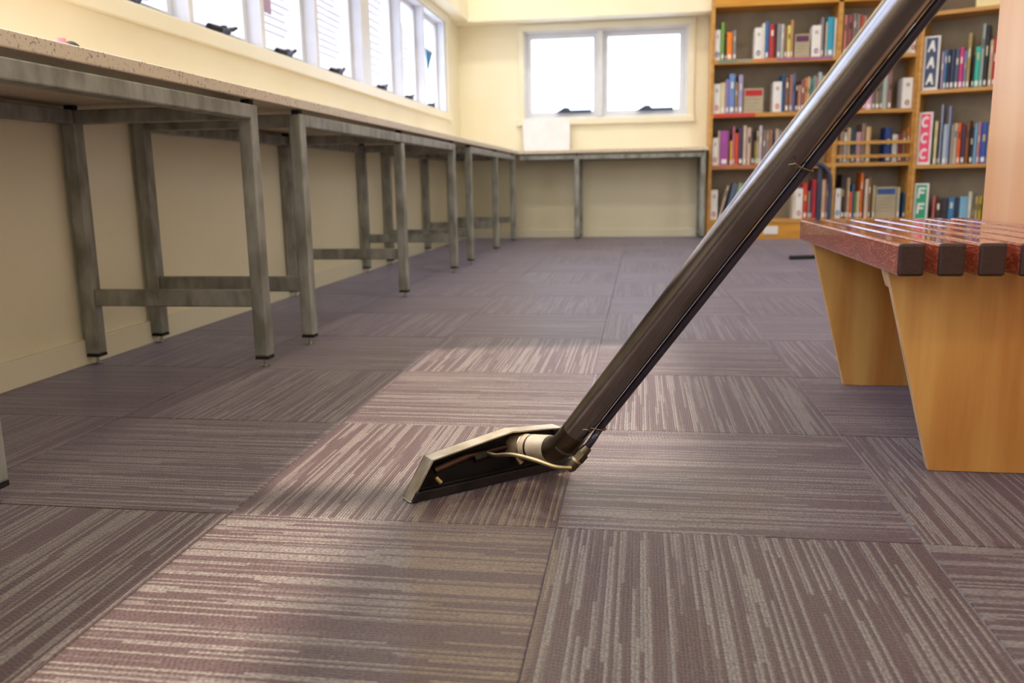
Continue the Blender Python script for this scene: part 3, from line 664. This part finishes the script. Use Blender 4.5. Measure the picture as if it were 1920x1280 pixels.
LET = {
 'A': [[(-.42,-.5),(-.1,.5),(.1,.5),(.42,-.5),(.22,-.5),(.13,-.22),(-.13,-.22),(-.22,-.5)]],
 'F': [[(-.38,-.5),(-.38,.5),(-.16,.5),(-.16,-.5)],[(-.16,.5),(.38,.5),(.38,.3),(-.16,.3)],[(-.16,.12),(.3,.12),(.3,-.08),(-.16,-.08)]],
}
def cpoly():
    o = [(0.42 * math.cos(a), 0.5 * math.sin(a)) for a in [math.radians(45 + 270 * i / 16) for i in range(17)]]
    i_ = [(0.22 * math.cos(a), 0.29 * math.sin(a)) for a in [math.radians(315 - 270 * i / 16) for i in range(17)]]
    return [[o[k], o[k+1], i_[15-k], i_[16-k]] for k in range(16)]
LET['C'] = cpoly()
ROWN = {1: ['top', 'second', 'third', 'bottom'], 2: ['top', 'second', 'third', 'bottom'], 3: ['AAA', 'CCC', 'FFF']}
def place(r, bay, row, name, label, cat, group=None, lean=0):
    kind, x, wd, h, cname, col = r
    if bay < 3: o = empty(name, (x, YF + 0.028, SH[row] + 0.0005), label, cat, group)
    else:
        p = R3 @ Vector((x, 0.028, 0)); o = empty(name, (P3.x + p.x, P3.y + p.y, S3[row] + 0.0005), label, cat, group, rz=TH)
    return o
used = {}
def uniq(l):
    assert l not in used, l
    used[l] = 1; return l
NUM = ['first', 'second', 'third', 'fourth', 'fifth', 'sixth', 'seventh', 'eighth', 'ninth', 'tenth', 'eleventh', 'twelfth', '13th', '14th', '15th', '16th', '17th', '18th', '19th', '20th', '21st', '22nd', '23rd']
rb = random.Random(5)
for (bay, row), L in BOOKS.items():
    where = {1: 'left bay', 2: 'right bay', 3: 'angled bookcase'}[bay]
    shelf = (ROWN[bay][row] + ' shelf of the ' + where)
    for i, r in enumerate(L):
        kind, x, wd, h, cname, col = r
        nb = lambda j: ({'m': 'white marker block', 'c': cname_(L[j]) + ' header card', 't': 'letter sign'}.get(L[j][0], L[j][4] + ' book'))
        cname_ = lambda q_: q_[4]
        if kind in 'bL':
            state = 'leaning' if kind == 'L' else ('thick' if wd > 0.035 else 'thin' if wd < 0.016 else 'upright')
            if i == 0: rel = 'leftmost'
            elif i == len(L) - 1: rel = 'right of the ' + nb(i - 1)
            else: rel = 'between the ' + nb(i - 1) + ' and ' + nb(i + 1)
            lab = f'{state} {cname} book {rel}, {shelf}'
            if lab in used or len(lab.split()) > 16: lab = f'{state} {cname} book, {NUM[i]} item from the left, {shelf}'
            lab = uniq(lab)
            wdd = wd - 0.001
            dz = rb.uniform(-0.012, 0.012); dep = rb.uniform(0.15, 0.2)
            mb = MB(); c = 0.0025 if wdd > 0.012 else 0.0015
            # boards and rounded spine around a recessed page block
            sp = min(0.006, wdd * 0.3)
            mb.prism([(0, sp), (wdd * 0.25, 0), (wdd * 0.75, 0), (wdd, sp), (wdd, dep), (wdd - c, dep), (wdd - c, sp + c), (c, sp + c), (c, dep), (0, dep)], 'z', 0, h, 0)
            mb.box((c, sp + c + 0.0002, 0.003), (wdd - c, dep - 0.004, h - 0.004), 1)
            mb.v = [tuple(v) for v in mb.v]
            o = mb.build('book', [flat(col, 0.5), M['pages']])
            if bay < 3: o.location = (x, YF + 0.028, SH[row] + 0.0005)
            else:
                p = R3 @ Vector((x, 0.028, 0)); o.location = (P3.x + p.x, P3.y + p.y, S3[row] + 0.0005); o.rotation_euler = (0, 0, TH)
            if kind == 'L': o.rotation_euler = (0, math.radians(14), 0); o.location.z += 0.001 + wdd * math.sin(math.radians(14))
            o['label'] = lab; o['category'] = 'book'; o['group'] = 'books on the ' + shelf
            if wdd > 0.009 and rb.random() < 0.85:
                MB().box((0.2 * wdd, -0.0009, 0.012), (0.8 * wdd, 0.0004, 0.012 + min(0.035, h * 0.14))).build('spine_tag', M['paper'], o)
            if wdd > 0.014 and rb.random() < 0.6:
                tz = h * rb.uniform(0.5, 0.72); MB().box((0.3 * wdd, -0.0006, tz), (0.7 * wdd, 0.0004, tz + h * 0.16)).build('title_band', flat(rb.choice(['d8d0c0', 'e0dcd8', '2c2a34', 'c8b070'])), o)
        elif kind == 'm':
            rel = ('leftmost on' if i == 0 else f'beside the {nb(i - 1)} on')
            o = place(r, bay, row, 'shelf_marker', uniq(f'white marker block {rel} the {shelf}'), 'shelf marker', 'white marker blocks in the bookcase')
            B((0, 0, 0), (wd - 0.001, 0.15, h)).build('block', M['paper'], o, 0.003)
            w_ = wd - 0.001; ring = lambda cx, cz, s: [(cx + 0.011 * s * math.cos(a), -0.0008, cz + 0.016 * s * math.sin(a)) for a in [2 * math.pi * k / 14 for k in range(15)]]
            MB().tube(ring(w_ / 2, 0.045, 1.0), 0.0042, 6).build('printed_mark', flat(col), o)
            MB().box((w_ * 0.32, -0.0008, h - 0.065), (w_ * 0.68, 0.0003, h - 0.038)).build('printed_band', flat(col + '', 0.7) if False else flat('b8a4a8'), o)
        elif kind == 'c':
            o = place(r, bay, row, 'header_card', uniq(f'clear grey sign card with {cname} heading on the {shelf}'), 'sign', 'header cards in the bookcase')
            MB().box((0, 0.01, 0), (wd - 0.002, 0.014, h + 0.012)).build('card', M['card'], o)
            MB().box((0.008, 0.0085, h - 0.045), (wd - 0.012, 0.01, h)).build('heading_bar', flat(col), o)
            mb = MB()
            for q_ in range(5): mb.box((0.012, 0.009, h - 0.075 - q_ * 0.026), (wd - 0.02 - 0.02 * (q_ % 3), 0.01, h - 0.071 - q_ * 0.026))
            mb.build('text_lines', flat('8c8274'), o)
        else:
            word = {'CCC': 'C', 'AAA': 'A', 'FF': 'F'}[cname]; cl = {'C': 'pink', 'A': 'slate blue', 'F': 'green'}[word]
            o = place(r, bay, row, 'letter_sign', uniq(f'tall white-framed {cl} sign with three white letters {word} in a column'), 'sign', 'letter signs in the angled bookcase')
            w_ = wd - 0.002
            B((0, 0.0, 0), (w_, 0.02, h)).build('frame', M['paper'], o, 0.001)
            B((0.014, -0.0025, 0.022), (w_ - 0.014, 0.0, h - 0.012)).build('panel', flat(col), o)
            for q_ in range(3):
                s = 0.082; sx_ = 0.068; cx, cz = w_ / 2, h - 0.012 - (h - 0.034) * (q_ + 0.5) / 3
                mb = MB()
                for poly in LET[word]: mb.prism([(cx + px * sx_ + (pz * 0.008), cz + pz * s) for px, pz in poly], 'y', -0.0045, -0.0024)
                mb.build('letter', M['paper'], o)
# cream board on the upper shelf of the angled bookcase
p = R3 @ Vector((0.33, 0.03, 0)); t = empty('cream_board', (P3.x + p.x, P3.y + p.y, 1.7005), 'cream board lying on the uppermost visible shelf of the angled bookcase', 'board', rz=TH)
B((0, 0, 0), (0.22, 0.02, 0.16)).build('board', flat('e8d8a8'), t, 0.002)
# ============================================================ WAND AND HEAD
E_ = Vector((-0.121, 1.301, 0.068)); Wt = Vector((0.278, 1.003, 0.673)); wd_ = (Wt - E_).normalized()
IN = Vector((-0.207, 1.375, 0.049))
T = empty('carpet_cleaning_wand', (-0.2, 1.33, 0), 'polished steel carpet cleaning wand leaning up across the room with its head on the carpet', 'carpet cleaner')
top = E_ + wd_ * 1.35
tube = part(T, 'wand_tube', MB().tube([E_ + wd_ * 0.012, E_ + wd_ * 0.02, E_ + wd_ * 0.5, E_ + wd_ * 1.0, top], [0.0215, 0.0212, 0.0212, 0.0212, 0.0212], 40), M['wand'])
part(tube, 'hand_grip', MB().tube([top - wd_ * 0.02, top + wd_ * 0.14, top + wd_ * 0.15], [0.025, 0.025, 0.022], 24), M['black_plastic'])
i_d = (E_ - IN).normalized()
el = smooth_path([IN + i_d * 0.045, E_ - i_d * 0.028, E_ - i_d * 0.008 + wd_ * 0.004, E_ + wd_ * 0.02, E_ + wd_ * 0.05], 6)
part(T, 'elbow', MB().tube(el, 0.0215, 32), M['fitting'])
part(T, 'inlet_pipe', MB().tube([IN - i_d * 0.004, IN + i_d * 0.018, IN + i_d * 0.05, IN + i_d * 0.088, IN + i_d * 0.098], [0.0195, 0.0205, 0.0215, 0.0222, 0.0200], 32), M['inlet'])
rg = MB(); u1 = i_d.cross(Vector((0, 0, 1))).normalized(); u2 = i_d.cross(u1)
rr_ = random.Random(3)
rg.tube([IN + i_d * (0.03 + 0.0006 * rr_.uniform(-1, 1)) + (u1 * math.cos(a) + u2 * math.sin(a)) * 0.0208 for a in [2 * math.pi * k / 32 for k in range(33)]], [0.0013 + 0.0004 * rr_.random() for _ in range(33)], 6)
part(T, 'weld_bead', rg, M['brass'])
# head: flat back plate with a folded flange, lip along the carpet, open towards the operator
A_ = Vector((-0.346, 1.222, 0)); m_ = Vector((0.7567, 0.6538, 0)); n_ = Vector((0.6538, -0.7567, 0)); P0 = A_ - n_ * 0.025
def hp(s, z, n=0.0): return P0 + m_ * s + n_ * n + Vector((0, 0, z))
out = [(-0.006, 0.002), (0.0345, 0.0635), (0.186, 0.0835), (0.285, 0.0735), (0.305, 0.002)]
hd = MB(); n = len(out)
plate = [hp(s, z) for s, z in out] + [hp(s, z, -0.002) for s, z in out]
hd.add(plate, [tuple(range(n)), tuple(range(n, 2*n))[::-1]] + [(i, n + i, n + (i+1) % n, (i+1) % n) for i in range(n)], 0)
H = part(T, 'cleaning_head', hd, M['head_dark'])
cx, cz = 0.15, 0.03
def ins(p, d):
    return p
fl = MB()
inn = [(0.0, 0.002), (0.038, 0.0605), (0.186, 0.0805), (0.2835, 0.0710), (0.302, 0.002)]
ring = [hp(s, z, -0.002) for s, z in out] + [hp(s, z, 0.0255) for s, z in out] + [hp(s, z, 0.0255) for s, z in inn] + [hp(s, z, -0.0005) for s, z in inn]
fs = []
for i in range(n - 1):
    for k in range(4):
        a, b_ = k * n, ((k + 1) % 4) * n; fs.append((a + i, b_ + i, b_ + i + 1, a + i + 1))
fl.add(ring, fs + [(0, n, 2*n, 3*n), (n-1, 4*n-1, 3*n-1, 2*n-1)], 0)
part(H, 'flange', fl, M['head'], 0.0008, 'pale folded steel flange')
lip = MB(); q = [(-0.004, 0.0015), (0.302, 0.0015), (0.300, 0.016), (0.004, 0.016)]
lip.add([hp(s, z, 0.0258) for s, z in q] + [hp(s, z, 0.0305) for s, z in q], [(3,2,1,0), (4,5,6,7)] + [(i, (i+1) % 4, 4 + (i+1) % 4, 4 + i) for i in range(4)], 0)
lip.add([hp(s, z, -0.001) for s, z in [(0.0, 0.001), (0.3, 0.001), (0.3, 0.012), (0.004, 0.012)]] + [hp(s, z, 0.004) for s, z in [(0.0, 0.001), (0.3, 0.001), (0.3, 0.012), (0.004, 0.012)]], [(3,2,1,0), (4,5,6,7)] + [(i, (i+1) % 4, 4 + (i+1) % 4, 4 + i) for i in range(4)], 0)
part(H, 'mouth_lip', lip, M['head_dark'], 0.001)
part(H, 'spray_bar', MB().tube([hp(0.045, 0.040, 0.012), hp(0.105, 0.052, 0.012)], 0.0065, 14).tube([hp(0.105, 0.052, 0.012), hp(0.18, 0.055, 0.014)], 0.0045, 10), M['copper'])
part(H, 'jet_nozzle', MB().tube([hp(0.045, 0.030, 0.015), hp(0.052, 0.020, 0.018)], [0.004, 0.006], 12), M['brass'])
part(H, 'jet_nozzle', MB().tube([hp(0.20, 0.034, 0.012), hp(0.207, 0.022, 0.016)], [0.004, 0.006], 12), M['brass'])
part(H, 'valve_body', MB().tube([hp(0.118, 0.046, 0.012), hp(0.146, 0.050, 0.014)], 0.009, 6), M['head_dark'])
sol = smooth_path([(-0.2420, 1.3080, 0.0560), (-0.2250, 1.2930, 0.0580), (-0.1965, 1.2743, 0.0660), (-0.1606, 1.2594, 0.0640), (-0.1261, 1.2481, 0.0575), (-0.1010, 1.2530, 0.0550)], 6)
part(T, 'solution_pipe', MB().tube(sol, 0.0034, 12), M['brass'], label='thin bent brass pipe')
f0, f1 = Vector((-0.1030, 1.2620, 0.0530)), Vector((-0.0790, 1.2680, 0.0810)); fd = (f1 - f0).normalized()
fit = part(T, 'hose_fitting', MB().tube([f0 - fd * 0.006, f0, f0 + fd * 0.014], [0.006, 0.0095, 0.0095], 14).tube([f0 + fd * 0.016, f0 + fd * 0.030], 0.0108, 6).tube([f0 + fd * 0.030, f0 + fd * 0.0415], [0.0085, 0.0075], 14), M['fitting'])
part(fit, 'brass_collar', MB().tube([f0 + fd * 0.0125, f0 + fd * 0.0165], 0.0102, 18), M['brass'])
hs = [Vector(p_) for p_ in ((-0.0765, 1.2690, 0.0850), (-0.0670, 1.2650, 0.1000), (-0.0545, 1.2560, 0.1180))]
# hose runs parallel to the tube on its lower right side
off = Vector((-0.0082, 1.2331, 0.1941)); t0 = (off - E_).dot(wd_); perp = (off - E_ - wd_ * t0).normalized() * 0.0278
line = [E_ + wd_ * d + perp for d in (0.075, 0.10, 0.2, 0.4, 0.6, 0.9, 1.2)]
part(T, 'solution_hose', MB().tube(smooth_path(hs[:2] + line, 5), 0.0056, 16), M['hose'])
def tie(d):
    ctr = E_ + wd_ * d; e1 = perp.normalized(); e2 = wd_.cross(e1); P = []
    for k in range(25):
        a = math.radians(-70 + 140 * k / 24)
        P.append(ctr + e1 * math.cos(a) * (0.0352 if math.cos(a) > 0 else 0.0226) + e2 * math.sin(a) * (0.0226 if math.cos(a) <= 0 else 0.0226 - 0.012 * math.cos(a)))
    mb = MB().tube(P, 0.0013, 8)
    view = e2 if e2.y < 0 else -e2
    k0 = ctr + e1 * 0.012 + view * 0.0225
    mb.tube([k0, k0 + view * 0.006 + e1 * 0.003 + wd_ * 0.004, k0 + view * 0.010 - e1 * 0.004 + wd_ * 0.006, k0 + view * 0.008 - e1 * 0.009 + wd_ * 0.0], 0.0012, 6)
    part(T, 'wire_tie', mb, M['fitting'])
tie((Vector((-0.0617, 1.2694, 0.1201)) - E_).dot(wd_)); tie((Vector((0.1933, 1.0783, 0.5029)) - E_).dot(wd_))
# ============================================================ STEAM drifting off the damp carpet
def steam(loc, rad, dens, label):
    import bmesh
    bm = bmesh.new(); bmesh.ops.create_icosphere(bm, subdivisions=3, radius=1)
    bmesh.ops.bisect_plane(bm, geom=bm.verts[:] + bm.edges[:] + bm.faces[:], plane_co=(0, 0, 0), plane_no=(0, 0, 1), clear_inner=True)
    bmesh.ops.holes_fill(bm, edges=bm.edges)
    me = bpy.data.meshes.new('steam_cloud'); bm.to_mesh(me); bm.free()
    o = bpy.data.objects.new('steam_cloud', me); C.objects.link(o); o.location = loc; o.scale = rad
    m = bpy.data.materials.new('steam'); m.use_nodes = True; n = m.node_tree.nodes; l = m.node_tree.links; n.clear()
    ou = n.new('ShaderNodeOutputMaterial'); vs = n.new('ShaderNodeVolumeScatter'); vs.inputs['Color'].default_value = (0.97, 0.98, 1, 1); vs.inputs['Anisotropy'].default_value = 0.25
    tc_ = n.new('ShaderNodeTexCoord'); ln = n.new('ShaderNodeVectorMath'); ln.operation = 'LENGTH'; mr = n.new('ShaderNodeMapRange'); mr.interpolation_type = 'SMOOTHSTEP'
    mr.inputs[1].default_value = 1.0; mr.inputs[2].default_value = 0.15; mr.inputs[3].default_value = 0; mr.inputs[4].default_value = dens
    nz = n.new('ShaderNodeTexNoise'); nz.inputs['Scale'].default_value = 1.6; nz.inputs['Detail'].default_value = 3; mu = n.new('ShaderNodeMath'); mu.operation = 'MULTIPLY'
    mr2 = n.new('ShaderNodeMapRange'); mr2.inputs[1].default_value = 0.3; mr2.inputs[2].default_value = 0.7; mr2.inputs[3].default_value = 0.3; mr2.inputs[4].default_value = 1.4
    l.new(tc_.outputs['Object'], ln.inputs[0]); l.new(ln.outputs['Value'], mr.inputs[0]); l.new(tc_.outputs['Object'], nz.inputs['Vector']); l.new(nz.outputs['Fac'], mr2.inputs[0])
    l.new(mr.outputs[0], mu.inputs[0]); l.new(mr2.outputs[0], mu.inputs[1]); l.new(mu.outputs[0], vs.inputs['Density']); l.new(vs.outputs[0], ou.inputs['Volume'])
    me.materials.append(m); o['label'] = label; o['category'] = 'steam'; o['kind'] = 'stuff'
steam((0.03, 1.36, 0.002), (0.25, 0.19, 0.11), 1.6, 'pale bluish steam drifting over the carpet right of the wand head')
